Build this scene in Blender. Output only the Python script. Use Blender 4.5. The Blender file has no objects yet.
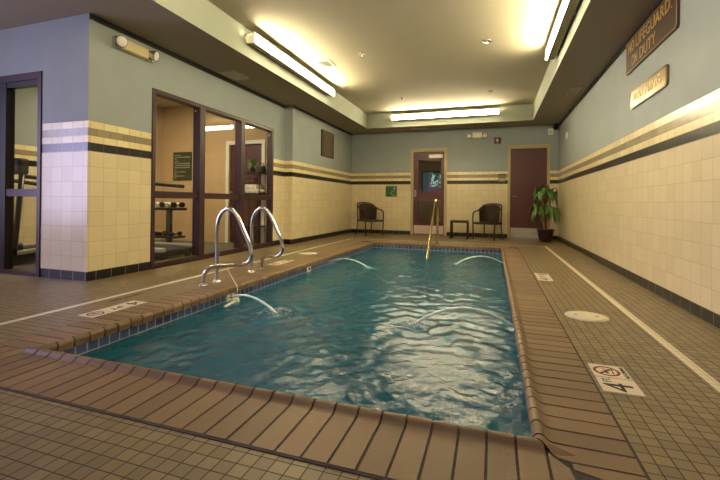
import bpy, bmesh, math, random
from mathutils import Vector, Matrix, noise
R = random.Random(7)
S = bpy.context.scene
COL = S.collection
PI = math.pi

# ------------------------------------------------------------------ materials
def lin(c):
    return tuple((v/255/12.92 if v/255 <= .04045 else ((v/255+.055)/1.055)**2.4) for v in c)+(1,)

class NT:
    def __init__(s, name):
        s.mat = bpy.data.materials.new(name); s.mat.use_nodes = True
        s.t = s.mat.node_tree; s.t.nodes.clear()
        s.out = s.t.nodes.new('ShaderNodeOutputMaterial')
    def n(s, typ, ins=None, **kw):
        d = s.t.nodes.new(typ)
        for k, v in kw.items(): setattr(d, k, v)
        for k, v in (ins or {}).items(): s.set(d.inputs[k], v)
        return d
    def set(s, sock, v):
        if isinstance(v, bpy.types.NodeSocket): s.t.links.new(v, sock)
        else: sock.default_value = v
    def m(s, op, a, b=None, c=None):
        d = s.t.nodes.new('ShaderNodeMath'); d.operation = op
        for i, v in enumerate((a, b, c)):
            if v is not None: s.set(d.inputs[i], v)
        return d.outputs[0]
    def mix(s, f, a, b):
        d = s.t.nodes.new('ShaderNodeMix'); d.data_type = 'RGBA'
        s.set(d.inputs[0], f); s.set(d.inputs[6], a); s.set(d.inputs[7], b)
        return d.outputs[2]
    def pos(s):
        g = s.n('ShaderNodeNewGeometry'); x = s.n('ShaderNodeSeparateXYZ', {0: g.outputs['Position']})
        return g.outputs['Position'], x.outputs[0], x.outputs[1], x.outputs[2]
    def noise(s, scale, detail=2, vec=None, rough=.5):
        d = s.n('ShaderNodeTexNoise', {'Scale': scale, 'Detail': detail, 'Roughness': rough})
        if vec is None: vec = s.n('ShaderNodeTexCoord').outputs['Object']
        s.t.links.new(vec, d.inputs['Vector'])
        return d.outputs[0]
    def bump(s, h, strength=.3, dist=.01):
        return s.n('ShaderNodeBump', {'Height': h, 'Strength': strength, 'Distance': dist}).outputs[0]
    def bsdf(s, color, rough=.5, metal=0, normal=None, **kw):
        d = s.n('ShaderNodeBsdfPrincipled', {'Base Color': color, 'Roughness': rough, 'Metallic': metal})
        if normal is not None: s.set(d.inputs['Normal'], normal)
        for k, v in kw.items(): s.set(d.inputs[k.replace('_', ' ')], v)
        return d.outputs[0]
    def done(s, sh):
        s.t.links.new(sh, s.out.inputs[0]); return s.mat
    def grout(s, u, size, off, w):          # 1 in the joint, 0 on the tile
        f = s.m('FRACT', s.m('DIVIDE', s.m('SUBTRACT', u, off), size))
        return s.m('GREATER_THAN', s.m('ABSOLUTE', s.m('SUBTRACT', f, .5)), .5-w/size/2)
    def cell(s, u, size, off):
        return s.m('FLOOR', s.m('DIVIDE', s.m('SUBTRACT', u, off), size))
    def wn(s, a, b):
        v = s.n('ShaderNodeCombineXYZ', {0: a, 1: b})
        return s.n('ShaderNodeTexWhiteNoise', {'Vector': v.outputs[0]}).outputs['Value']

def simple(name, rgb, rough=.5, metal=0, var=.12, scale=14, bump=0, bscale=80, **kw):
    t = NT(name); c = lin(rgb)
    dark = tuple(v*(1-var*1.6) for v in c[:3])+(1,); lite = tuple(min(1, v*(1+var)) for v in c[:3])+(1,)
    col = t.mix(t.noise(scale, 3), dark, lite)
    nrm = t.bump(t.noise(bscale, 3), bump, .004) if bump else None
    return t.done(t.bsdf(col, rough, metal, nrm, **kw))

def emit(name, rgb, strength):
    t = NT(name); e = t.n('ShaderNodeEmission', {'Color': lin(rgb), 'Strength': strength})
    return t.done(e.outputs[0])

def glassmat(name, tint=(245, 245, 240), f=1.0, ior=1.5):
    t = NT(name)
    tr = t.n('ShaderNodeBsdfTransparent', {'Color': lin(tint)}).outputs[0]
    gl = t.n('ShaderNodeBsdfGlossy', {'Color': (1, 1, 1, 1), 'Roughness': .01}).outputs[0]
    fc = t.n('ShaderNodeLayerWeight', {'Blend': .5}).outputs['Facing']
    fr = t.m('ADD', .04, t.m('MULTIPLY', .8, t.m('POWER', fc, 5.0)))
    mx = t.n('ShaderNodeMixShader', {0: t.m('MULTIPLY', fr, f)})
    t.t.links.new(tr, mx.inputs[1]); t.t.links.new(gl, mx.inputs[2])
    return t.done(mx.outputs[0])

PAINT = (144, 152, 152)
def wallmat(axis):
    t = NT('tiled_wall_'+axis); P, x, y, z = t.pos(); u = {'x': x, 'y': y}[axis]
    n = t.noise(3, 3, P); n2 = t.noise(60, 2, P)
    paint = t.mix(n, lin((138, 147, 146)), lin((152, 160, 158)))
    rnd = t.wn(t.cell(u, .1525, .04), t.cell(z, .1525, .09))
    cream = t.mix(rnd, lin((208, 194, 158)), lin((217, 203, 168)))
    g = t.m('MAXIMUM', t.grout(u, .1525, .04, .0035), t.grout(z, .1525, .09, .0035))
    tile = t.mix(g, cream, lin((176, 158, 120)))
    gb = t.grout(u, .1725, .086, .006)
    base = t.mix(gb, lin((22, 17, 17)), lin((150, 140, 122)))
    g1 = t.grout(u, .1525, .04, .004); g2 = t.grout(u, .1525, .116, .004)
    black = t.mix(g1, lin((25, 19, 17)), lin((96, 84, 70)))
    rndb = t.wn(t.cell(u, .1525, .04), 3.0)
    crm2 = t.mix(g1, t.mix(rndb, lin((216, 200, 150)), lin((232, 218, 172))), lin((130, 118, 90)))
    rndc = t.wn(t.cell(u, .1525, .116), 7.0)
    taup = t.mix(g2, t.mix(rndc, lin((134, 122, 90)), lin((152, 138, 104))), lin((92, 82, 62)))
    gt = lambda v: t.m('GREATER_THAN', z, v)
    c = base
    for lv, cc in ((.09, tile), (1.315, black), (1.40, crm2), (1.472, taup), (1.545, crm2), (1.618, paint)):
        c = t.mix(gt(lv), c, cc)
    for lv in (.092, 1.315, 1.40, 1.472, 1.545):
        band = t.m('LESS_THAN', t.m('ABSOLUTE', t.m('SUBTRACT', z, lv)), .002)
        c = t.mix(band, c, lin((120, 106, 82)))
    ispaint = gt(1.618)
    rough = t.m('ADD', .28, t.m('MULTIPLY', ispaint, .45))
    gg = t.m('MULTIPLY', t.m('MAXIMUM', g, g1), t.m('SUBTRACT', 1.0, ispaint))
    h = t.m('ADD', t.m('MULTIPLY', gg, -1.0), t.m('MULTIPLY', n2, .12))
    return t.done(t.bsdf(c, rough, 0, t.bump(h, .35, .003)))

def deckmat():
    t = NT('mosaic_deck_tile'); P, x, y, z = t.pos(); s = .0545
    cx, cy = t.cell(x, s, .445), t.cell(y, s, 1.115)
    rnd = t.wn(cx, cy)
    g = t.m('MAXIMUM', t.grout(x, s, .445, .0042), t.grout(y, s, 1.115, .0042))
    n = t.noise(1.3, 3, P); n2 = t.noise(240, 2, P)
    c = t.mix(rnd, lin((114, 99, 72)), lin((142, 125, 90)))
    c = t.mix(t.m('MULTIPLY', n, .35), c, lin((126, 108, 82)))
    c = t.mix(t.m('MULTIPLY', n2, .3), c, lin((112, 94, 72)))
    # white tile line laid round the pool
    def between(v, a, b): return t.m('MULTIPLY', t.m('GREATER_THAN', v, a), t.m('LESS_THAN', v, b))
    L = t.m('MULTIPLY', between(x, -3.075, -3.02), between(y, -3.4, 8.565))
    Rr = t.m('MULTIPLY', between(x, .955, 1.005), between(y, -3.4, 8.565))
    B = t.m('MULTIPLY', between(y, 8.515, 8.565), between(x, -3.075, 1.005))
    w = t.m('MAXIMUM', t.m('MAXIMUM', L, Rr), B)
    c = t.mix(w, c, lin((222, 212, 190)))
    c = t.mix(t.m('MULTIPLY', g, t.m('SUBTRACT', 1.0, t.m('MULTIPLY', w, .6))), c, lin((62, 50, 40)))
    h = t.m('ADD', t.m('MULTIPLY', g, -1.0), t.m('MULTIPLY', n2, .25))
    return t.done(t.bsdf(c, t.m('ADD', .42, t.m('MULTIPLY', g, .3)), 0, t.bump(h, .5, .003)))

M = {}
M['wx'] = wallmat('x'); M['wy'] = wallmat('y'); M['deck'] = deckmat()
M['paint'] = simple('grey_wall_paint', PAINT, .75, bump=.1)
M['ceil'] = simple('ceiling_paint', (170, 162, 140), .85, var=.03, scale=3, bump=.15, bscale=30)
M['soffit'] = simple('soffit_paint', (152, 140, 120), .85, var=.03, scale=3, bump=.15, bscale=30)
M['fascia'] = simple('fascia_paint', (156, 162, 146), .8, var=.03, scale=3)
M['darktrim'] = simple('dark_trim_strip', (72, 74, 66), .8)
def copingmat():
    t = NT('brown_coping_brick'); P, x, y, z = t.pos()
    n = t.noise(5, 3, P); n2 = t.noise(160, 3, P)
    oi = t.n('ShaderNodeAttribute', attribute_name='brick').outputs['Fac']
    c = t.mix(oi, lin((116, 93, 66)), lin((148, 120, 86)))
    c = t.mix(t.m('MULTIPLY', n, .4), c, lin((128, 104, 78)))
    c = t.mix(t.m('MULTIPLY', n2, .45), c, lin((96, 74, 56)))
    return t.done(t.bsdf(c, .48, 0, t.bump(n2, .35, .003)))
M['coping'] = copingmat()
M['grout'] = simple('dark_grey_grout', (78, 68, 66), .9, bump=.5, bscale=200, var=.3, scale=60)
M['maroon'] = simple('maroon_door_paint', (84, 38, 40), .38, var=.05)
M['maroonframe'] = simple('maroon_metal_frame', (52, 24, 28), .45, var=.06)
M['darkframe'] = simple('dark_bronze_stile', (30, 22, 24), .4)
M['tan'] = simple('tan_door_casing', (184, 166, 124), .5)
M['kick'] = simple('brushed_kick_plate', (186, 180, 168), .35, .6)
M['kickw'] = simple('pale_kick_plate', (212, 190, 180), .4, .2)
M['chrome'] = simple('polished_steel', (210, 208, 204), .16, 1, var=.03)
M['brass'] = simple('brassy_steel', (206, 186, 130), .22, 1, var=.04)
M['white'] = simple('white_plastic', (226, 222, 210), .45, var=.04)
M['cream'] = simple('cream_plastic', (198, 184, 138), .45, var=.05)
M['olive'] = simple('olive_fixture_metal', (122, 112, 78), .5, var=.05)
M['black'] = simple('black_plastic', (20, 19, 20), .4)
M['rubber'] = simple('black_rubber', (28, 26, 26), .75, bump=.3)
M['red'] = simple('red_plastic', (120, 26, 20), .4)
M['brownsign'] = simple('dark_brown_sign', (62, 46, 34), .38, var=.08)
M['bronze'] = simple('bronze_sign', (128, 106, 62), .3, .6, var=.2, scale=6)
M['gold'] = simple('gold_lettering', (190, 158, 96), .4, .3)
M['goldd'] = simple('dull_gold_lettering', (214, 194, 138), .6, 0)
M['pale'] = simple('pale_lettering', (170, 172, 140), .6)
M['greensign'] = simple('green_sign', (52, 104, 38), .45, var=.15)
M['signdark'] = simple('grey_green_sign', (58, 62, 44), .5)
M['ink'] = simple('black_ink', (26, 24, 24), .6)
M['redink'] = simple('red_ink', (128, 30, 34), .6)
M['marker'] = simple('white_marker_tile', (220, 208, 188), .4, var=.05, bump=.1)
M['lid'] = simple('white_deck_lid', (214, 204, 182), .5, var=.08)
M['pot'] = simple('dark_brown_pot', (48, 30, 26), .35)
M['soil'] = simple('potting_soil', (40, 30, 22), .95, bump=1)
M['cane'] = simple('plant_cane', (150, 122, 84), .8, bump=.5)
M['carpet'] = simple('gym_carpet', (92, 90, 70), .95, bump=.6, bscale=300)
M['gymwall'] = simple('peach_gym_wall', (192, 164, 126), .8, var=.04, bump=.1)
M['gymceil'] = simple('gym_ceiling', (196, 186, 166), .85)
M['towel'] = simple('white_towel', (226, 222, 208), .95, bump=.8, bscale=150)
M['steel'] = simple('grey_steel', (120, 118, 116), .35, .8)
M['silver'] = simple('silver_rail', (200, 198, 188), .35, .5)
M['ventgrey'] = simple('vent_grey_paint', (196, 188, 168), .6)
def leafmat(name, a, b):
    t = NT(name); n = t.noise(9, 2)
    c = t.mix(n, lin(a), lin(b))
    return t.done(t.bsdf(c, .38))
M['leaf'] = leafmat('glossy_leaf', (34, 66, 22), (120, 156, 78))
M['treeleaf'] = leafmat('tree_leaf', (70, 120, 40), (150, 190, 90))
def wicker():
    t = NT('dark_brown_wicker'); tc = t.n('ShaderNodeTexCoord').outputs['Object']
    w1 = t.n('ShaderNodeTexWave', {'Scale': 24.0, 'Distortion': .5}, wave_type='BANDS', bands_direction='Z')
    w2 = t.n('ShaderNodeTexWave', {'Scale': 20.0, 'Distortion': .5}, wave_type='BANDS', bands_direction='X')
    t.t.links.new(tc, w1.inputs['Vector']); t.t.links.new(tc, w2.inputs['Vector'])
    h = t.m('MULTIPLY', w1.outputs['Fac'], w2.outputs['Fac'])
    c = t.mix(h, lin((34, 23, 17)), lin((88, 64, 46)))
    return t.done(t.bsdf(c, .55, 0, t.bump(h, .8, .006)))
M['wicker'] = wicker()
M['chairframe'] = simple('dark_brown_tube', (50, 32, 24), .4)
M['glass'] = glassmat('clear_pane', (244, 244, 238), .75)
M['wavyglass'] = glassmat('door_pane', (236, 240, 236), .7)
M['lens'] = emit('lit_acrylic_lens', (255, 236, 190), 42)
M['tubeglow'] = emit('lit_fluorescent_tube', (255, 236, 180), 1.8)
M['brickpink'] = simple('pink_brick', (206, 130, 128), .8)
M['column'] = simple('grey_column', (150, 150, 158), .7)
M['pave'] = simple('outdoor_paving', (176, 160, 150), .85)

def poolmat():                       # plaster with a strip of blue tiles at the waterline
    t = NT('pool_lining'); P, x, y, z = t.pos()
    n = t.noise(2, 3, P)
    plaster = t.mix(n, lin((92, 150, 158)), lin((124, 178, 180)))
    s = .072
    nx = t.m('GREATER_THAN', t.m('ABSOLUTE', t.n('ShaderNodeSeparateXYZ', {0: t.n('ShaderNodeNewGeometry').outputs['Normal']}).outputs[0]), .5)
    u = t.m('ADD', t.m('MULTIPLY', nx, y), t.m('MULTIPLY', t.m('SUBTRACT', 1.0, nx), x))
    g = t.m('MAXIMUM', t.grout(u, s, .155, .009), t.grout(z, .076, -.012, .009))
    rnd = t.wn(t.cell(u, s, .155), t.cell(z, .076, -.012))
    blue = t.mix(rnd, lin((34, 48, 92)), lin((70, 88, 138)))
    tile = t.mix(g, blue, lin((150, 160, 168)))
    c = t.mix(t.m('GREATER_THAN', z, -.164), plaster, tile)
    return t.done(t.bsdf(c, .35))
M['pool'] = poolmat()

def watermat():
    t = NT('teal_pool_water'); P, x, y, z = t.pos()
    n = t.noise(26, 4, P, .6); n2 = t.noise(7, 3, P, .55)
    h = t.m('ADD', t.m('MULTIPLY', n, .5), n2)
    nrm = t.bump(h, .45, .02)
    tr = t.n('ShaderNodeBsdfTransparent', {'Color': lin((64, 140, 148))}).outputs[0]
    df = t.n('ShaderNodeBsdfDiffuse', {'Color': lin((14, 98, 126)), 'Normal': nrm}).outputs[0]
    m1 = t.n('ShaderNodeMixShader', {0: .72}); t.t.links.new(tr, m1.inputs[1]); t.t.links.new(df, m1.inputs[2])
    gl = t.n('ShaderNodeBsdfGlossy', {'Color': (1, 1, 1, 1), 'Roughness': .015, 'Normal': nrm}).outputs[0]
    fr = t.n('ShaderNodeFresnel', {'IOR': 1.28, 'Normal': nrm}).outputs[0]
    m2 = t.n('ShaderNodeMixShader', {0: fr}); t.t.links.new(m1.outputs[0], m2.inputs[1]); t.t.links.new(gl, m2.inputs[2])
    return t.done(m2.outputs[0])
M['water'] = watermat()
def jetmat(name, a):
    t = NT(name)
    tr = t.n('ShaderNodeBsdfTransparent', {'Color': (1, 1, 1, 1)}).outputs[0]
    df = t.bsdf(lin((236, 246, 242)), .2)
    m1 = t.n('ShaderNodeMixShader', {0: a}); t.t.links.new(tr, m1.inputs[1]); t.t.links.new(df, m1.inputs[2])
    return t.done(m1.outputs[0])
M['jet'] = jetmat('falling_water', .85); M['foam'] = jetmat('water_foam', .6)

# ------------------------------------------------------------------ mesh helpers
def B(): return bmesh.new()
def box(bm, x0, x1, y0, y1, z0, z1, bev=0, seg=2):
    r = bmesh.ops.create_cube(bm, size=1)
    for v in r['verts']:
        v.co = Vector(((x0+x1)/2+v.co.x*(x1-x0), (y0+y1)/2+v.co.y*(y1-y0), (z0+z1)/2+v.co.z*(z1-z0)))
    if bev:
        es = list({e for v in r['verts'] for e in v.link_edges})
        bmesh.ops.bevel(bm, geom=es, offset=bev, segments=seg, affect='EDGES', profile=.6)
def smooth_path(pts, n=8):
    pts = [Vector(p) for p in pts]; o = []
    for i in range(len(pts)-1):
        p0 = pts[max(i-1, 0)]; p1 = pts[i]; p2 = pts[i+1]; p3 = pts[min(i+2, len(pts)-1)]
        for k in range(n):
            t = k/n
            o.append(.5*((2*p1)+(p2-p0)*t+(2*p0-5*p1+4*p2-p3)*t*t+(3*p1-p0-3*p2+p3)*t**3))
    o.append(pts[-1]); return o
def tube(bm, pts, r, seg=12, rr=None, closed=False):
    pts = [Vector(p) for p in pts]; n = len(pts); rings = []
    up = Vector((0, 0, 1)); nrm = None
    for i, p in enumerate(pts):
        if closed: d = pts[(i+1) % n]-pts[i-1]
        else: d = pts[min(i+1, n-1)]-pts[max(i-1, 0)]
        d.normalize()
        if nrm is None:
            a = up if abs(d.z) < .9 else Vector((1, 0, 0)); nrm = d.cross(a).normalized()
        else:
            nrm = (nrm-d*nrm.dot(d)).normalized()
        b = d.cross(nrm); rad = rr[i] if rr else r
        rings.append([bm.verts.new(p+nrm*math.cos(2*PI*k/seg)*rad+b*math.sin(2*PI*k/seg)*rad) for k in range(seg)])
    m = n if closed else n-1
    for i in range(m):
        A, C = rings[i], rings[(i+1) % n]
        for k in range(seg):
            f = bm.faces.new((A[k], A[(k+1) % seg], C[(k+1) % seg], C[k])); f.smooth = True
    if not closed:
        bm.faces.new(rings[0][::-1]); bm.faces.new(rings[-1])
def lathe(bm, prof, c=(0, 0, 0), seg=24, axis='z'):
    rings = []
    def P(r, z, a):
        x, y = r*math.cos(a), r*math.sin(a)
        if axis == 'z': v = (x, y, z)
        elif axis == 'x': v = (z, x, y)
        else: v = (x, z, y)
        return Vector(v)+Vector(c)
    for r, z in prof:
        rings.append([bm.verts.new(P(max(r, 1e-4), z, 2*PI*k/seg)) for k in range(seg)])
    for i in range(len(rings)-1):
        for k in range(seg):
            f = bm.faces.new((rings[i][k], rings[i][(k+1) % seg], rings[i+1][(k+1) % seg], rings[i+1][k])); f.smooth = True
    bm.faces.new(rings[0][::-1]); bm.faces.new(rings[-1])
def prism(bm, poly, a0, a1, axis='y'):
    def P(u, v, a): return {'x': (a, u, v), 'y': (u, a, v), 'z': (u, v, a)}[axis]
    A = [bm.verts.new(P(u, v, a0)) for u, v in poly]; C = [bm.verts.new(P(u, v, a1)) for u, v in poly]
    n = len(poly)
    for k in range(n): bm.faces.new((A[k], A[(k+1) % n], C[(k+1) % n], C[k]))
    bm.faces.new(A[::-1]); bm.faces.new(C)
def wpos(o):
    v = Vector((0, 0, 0))
    while o: v = v+o.location; o = o.parent
    return v
def obj(name, bm, mat, parent=None, local=False, smooth=False):
    bmesh.ops.recalc_face_normals(bm, faces=bm.faces)
    if smooth:
        for f in bm.faces: f.smooth = True
    me = bpy.data.meshes.new(name)
    o = bpy.data.objects.new(name, me); COL.objects.link(o)
    if parent is None:
        if not local:
            xs = [v.co for v in bm.verts]
            c = Vector(((min(v.x for v in xs)+max(v.x for v in xs))/2, (min(v.y for v in xs)+max(v.y for v in xs))/2, min(v.z for v in xs)))
            bmesh.ops.translate(bm, verts=bm.verts, vec=-c); o.location = c
    else:
        o.parent = parent
        if not local: bmesh.ops.translate(bm, verts=bm.verts, vec=-wpos(parent))
    bm.to_mesh(me); bm.free(); me.materials.append(mat)
    return o
def tag(o, label=None, cat=None, group=None, kind=None):
    if label: o['label'] = label
    if cat: o['category'] = cat
    if group: o['group'] = group
    if kind: o['kind'] = kind
    return o
def thing(name, label, cat, loc, rz=0, group=None, kind=None):
    o = bpy.data.objects.new(name, None); COL.objects.link(o); o.empty_display_size = .1
    o.location = loc; o.rotation_euler = (0, 0, rz)
    return tag(o, label, cat, group, kind)
def struct(name, bm, mat):
    o = obj(name, bm, mat); o['kind'] = 'structure'; return o
def dup(root, loc, rz, label, parent=None):
    r = root.copy(); COL.objects.link(r)
    if loc is not None: r.location = loc; r.rotation_euler = (0, 0, rz)
    if parent is not None: r.parent = parent
    if label: r['label'] = label
    for ch in list(root.children): dup(ch, None, 0, None, r)
    return r
def text(name, body, size, mat, parent, o3, ax, ay, extrude=.0015, spacing=1.0, align='CENTER', width=None, rgt=None):
    cu = bpy.data.curves.new(name, 'FONT'); cu.body = body; cu.size = size; cu.extrude = extrude
    cu.align_x = align; cu.align_y = 'CENTER'; cu.space_character = spacing; cu.resolution_u = 3
    tmp = bpy.data.objects.new(name+'_t', cu); COL.objects.link(tmp)
    dg = bpy.context.evaluated_depsgraph_get(); dg.update()
    me = bpy.data.meshes.new_from_object(tmp.evaluated_get(dg)); bpy.data.objects.remove(tmp)
    X = Vector(ax); Y = Vector(ay); Z = X.cross(Y)
    if width:
        w = max(v.co.x for v in me.vertices)-min(v.co.x for v in me.vertices); k = width/w
    else: k = 1
    base = Vector(o3)-wpos(parent)
    for v in me.vertices:
        v.co = base+X*v.co.x*k+Y*v.co.y+Z*v.co.z
    me.materials.clear(); me.materials.append(mat)
    o = bpy.data.objects.new(name, me); COL.objects.link(o); o.parent = parent
    return o
def wall(name, axis, face, back, u0, u1, z0, z1, holes, mat):
    """wall slab from face to back along axis, holes = [(u0,u1,z0,z1)]"""
    bm = B(); us = sorted({u0, u1, *[h[0] for h in holes], *[h[1] for h in holes]}); zs = sorted({z0, z1, *[h[2] for h in holes], *[h[3] for h in holes]})
    a, b = min(face, back), max(face, back)
    for i in range(len(us)-1):
        for j in range(len(zs)-1):
            um, zm = (us[i]+us[i+1])/2, (zs[j]+zs[j+1])/2
            if any(h[0] < um < h[1] and h[2] < zm < h[3] for h in holes): continue
            if axis == 'x': box(bm, a, b, us[i], us[i+1], zs[j], zs[j+1])
            else: box(bm, us[i], us[i+1], a, b, zs[j], zs[j+1])
    return struct(name, bm, mat)

# ------------------------------------------------------------------ dimensions
XR, XN, XL, YB, YC, YJ = 1.444, -3.866, -3.694, 10.287, 2.915, 6.8835
XA, YF = -6.6, -3.5
ZS, ZT = 2.695, 3.057
RX0, RX1, RY0, RY1 = -3.045, .833, 1.8, 9.586
PX0, PX1, PY0, PY1, PZ = -2.29, .155, 1.465, 7.75, -1.2
ZW = -.095
CP = .30; FE = .325; RE = .295; LE = .325
# ------------------------------------------------------------------ shell
def ring(bm, ox0, ox1, oy0, oy1, ix0, ix1, iy0, iy1, z0, z1):
    box(bm, ox0, ox1, oy0, iy0, z0, z1); box(bm, ox0, ox1, iy1, oy1, z0, z1)
    box(bm, ox0, ix0, iy0, iy1, z0, z1); box(bm, ix1, ox1, iy0, iy1, z0, z1)
bm = B()
box(bm, XA-.2, XR+.2, YF-.2, PY0-FE, -.3, 0); box(bm, XL-.16, XR+.2, PY1+CP, YB+.15, -.3, 0)
box(bm, XL-.16, PX0-LE, YC+.15, PY1+CP, -.3, 0); box(bm, XA-.2, PX0-LE, PY0-FE, YC+.15, -.3, 0)
box(bm, PX1+RE, XR+.2, PY0-FE, PY1+CP, -.3, 0)
struct('floor', bm, M['deck'])
bm = B(); box(bm, XA-.2, XN-.004, YC+.15, 6.75, -.3, .002); struct('floor.001', bm, M['carpet'])
bm = B(); ring(bm, XA-.2, XR+.2, YF-.2, YC+.15, RX0, RX1, RY0, YC+.15, ZS, 3.3)
bm.free()
bm = B(); box(bm, XA-.2, XR+.2, YF-.2, RY0, ZS, 3.3); box(bm, XA-.2, RX0, RY0, YC+.15, ZS, 3.3)
box(bm, XN-.14, RX0, YC+.15, RY1, ZS, 3.3); box(bm, RX1, XR+.2, RY0, RY1, ZS, 3.3); box(bm, XN-.14, XR+.2, RY1, YB+.15, ZS, 3.3)
struct('ceiling', bm, M['soffit'])
bm = B(); box(bm, RX0, RX1, RY0, RY1, ZT, 3.3); struct('ceiling.001', bm, M['ceil'])
# fascia boards lining the recess
e = .006
for n_, b_ in (('trim_1', (RX0, RX0+e, RY0, RY1)), ('trim_2', (RX1-e, RX1, RY0, RY1)), ('trim_3', (RX0+e, RX1-e, RY1-e, RY1)), ('trim_4', (RX0+e, RX1-e, RY0, RY0+e))):
    bm = B(); box(bm, *b_, ZS-.002, ZT); struct(n_, bm, M['fascia'])

WIN = (3.70, 6.46, .012, 2.165)
wall('wall_right', 'x', XR, XR+.2, YF, YB+.15, -.02, ZS, [], M['wy'])
wall('wall_back', 'y', YB, YB+.15, XL-.16, XR, -.02, ZS, [(-2.05, -1.115, -.02, 2.245), (.33, 1.262, -.02, 2.245)], M['wx'])
wall('wall_left', 'x', XN, XN-.14, YC+.14, YJ, -.02, ZS, [WIN], M['wy'])
bm = B(); box(bm, XN-.14, XL, YJ, YB, -.02, ZS)
o = struct('wall_left.001', bm, M['wy']); o.data.materials.append(M['wx'])
for p in o.data.polygons:
    if abs(p.normal.y) > .5: p.material_index = 1
DX0, DX1 = -6.05, -4.535
o = wall('wall_left.002', 'y', YC, YC+.14, XA, XN, -.02, ZS, [(DX0, DX1, -.02, 2.175)], M['wx'])
o.data.materials.append(M['wy'])
for p in o.data.polygons:
    if abs(p.normal.x) > .5: p.material_index = 1
wall('wall_left.003', 'x', XA, XA-.2, YF, 4.9, -.02, 2.8, [(-2.4, 1.6, .4, 2.45)], M['wy'])
wall('wall_front', 'y', YF, YF-.2, XA, XR, -.02, ZS, [], M['wx'])
wall('wall_left.004', 'x', XA, XA-.2, 4.9, 6.75, -.02, 2.8, [], M['gymwall'])
wall('wall_back.001', 'y', 6.6, 6.75, XA, XN-.14, -.02, 2.8, [(-5.0, -4.12, -.02, 2.0)], M['gymwall'])
bm = B(); box(bm, XA-.2, XN-.14, YC+.15, 6.75, 2.78, 2.9); struct('ceiling.002', bm, M['gymceil'])
# thin dark grey-green strips where the soffit meets the walls
bm = B(); box(bm, XN, XN+.012, YC, YJ, ZS-.055, ZS-.001); struct('trim_5', bm, M['darktrim'])
bm = B(); box(bm, XL, XL+.012, YJ+.02, YB, ZS-.045, ZS-.001); struct('trim_6', bm, M['darktrim'])
bm = B(); box(bm, XR-.012, XR, YF, YB, ZS-.05, ZS-.001); struct('trim_7', bm, M['darktrim'])

# window_1: gym window, three bays with a rail
def window_bays(name, axis, c, u0, u1, z0, z1, fr, mulls, rail, dep, mat, glass, wm=.11):
    t = bpy.data.objects.new(name, None); COL.objects.link(t); t['kind'] = 'structure'
    def bx(bm, a0, a1, b0, b1, d0=-dep, d1=0.012):
        if axis == 'x': box(bm, c+d0, c+d1, a0, a1, b0, b1, .004, 1)
        else: box(bm, a0, a1, c-d1, c-d0, b0, b1, .004, 1)
    t.location = ((c, (u0+u1)/2, z0) if axis == 'x' else ((u0+u1)/2, c, z0))
    bm = B(); bx(bm, u0, u0+fr, z0, z1); bx(bm, u1-fr, u1, z0, z1); bx(bm, u0+fr, u1-fr, z1-fr, z1); bx(bm, u0+fr, u1-fr, z0, z0+fr)
    obj('window_frame', bm, mat, t)
    edges = [u0+fr]
    for mu in mulls:
        bm = B(); bx(bm, mu-wm/2, mu+wm/2, z0+fr, z1-fr, -dep+.01, .03); obj('mullion', bm, mat, t); edges += [mu-wm/2, mu+wm/2]
    edges.append(u1-fr)
    for i in range(0, len(edges), 2):
        a, b_ = edges[i], edges[i+1]
        if rail:
            bm = B(); bx(bm, a, b_, rail[0], rail[1], -dep+.02, .008); obj('window_rail', bm, mat, t)
            spans = [(z0+fr, rail[0]), (rail[1], z1-fr)]
        else: spans = [(z0+fr, z1-fr)]
        for s0, s1 in spans:
            bm = B(); bx(bm, a, b_, s0, s1, -dep/2-.003, -dep/2+.003); obj('pane', bm, glass, t)
    return t
window_bays('window_1', 'x', XN, WIN[0], WIN[1], WIN[2], WIN[3], .055, [4.545, 5.49], (.85, .935), .1, M['maroonframe'], M['glass'])
window_bays('window_2', 'x', XA, -2.4, 1.6, .4, 2.45, .05, [-1.07, .27], None, .1, M['maroonframe'], M['glass'], .06)

# door_1: glazed maroon door in the back wall
def casing(t, x0, x1, z1, y, w, mat):
    bm = B(); box(bm, x0, x0+w, y-.018, y+.15, 0, z1-w); box(bm, x1-w, x1, y-.018, y+.15, 0, z1-w); box(bm, x0, x1, y-.018, y+.15, z1-w*1.35, z1)
    obj('door_frame', bm, mat, t)
t = thing('door_1', None, None, (-1.58, YB, 0), kind='structure')
casing(t, -2.05, -1.115, 2.245, YB, .07, M['tan'])
x0, x1 = -1.98, -1.185; y0, y1 = YB+.02, YB+.065
gx0, gx1 = -1.85, -1.27
bm = B(); box(bm, x0, gx0, y0, y1, .015, 2.145); box(bm, gx1, x1, y0, y1, .015, 2.145)
box(bm, gx0, gx1, y0, y1, .015, .36); box(bm, gx0, gx1, y0, y1, .90, 1.11); box(bm, gx0, gx1, y0, y1, 1.93, 2.145)
leaf = obj('door_leaf', bm, M['maroon'], t)
for a, b_ in ((.36, .90), (1.11, 1.93)):
    bm = B(); box(bm, gx0, gx1, YB+.04, YB+.046, a, b_); obj('pane', bm, M['wavyglass'], leaf)
bm = B(); box(bm, x0+.02, x1-.02, y0-.004, y0, .03, .245); obj('kick_plate', bm, M['kickw'], leaf)
bm = B(); box(bm, -1.955, -1.90, y0-.012, y0, .98, 1.17, .004); tube(bm, [(-1.93, y0-.01, 1.04), (-1.93, y0-.06, 1.04), (-1.84, y0-.065, 1.035)], .012); obj('door_handle', bm, M['chrome'], leaf)
bm = B(); box(bm, -1.58, -1.23, y0-.045, y0-.001, 1.985, 2.075, .008); obj('door_closer', bm, M['silver'], leaf)

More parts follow.
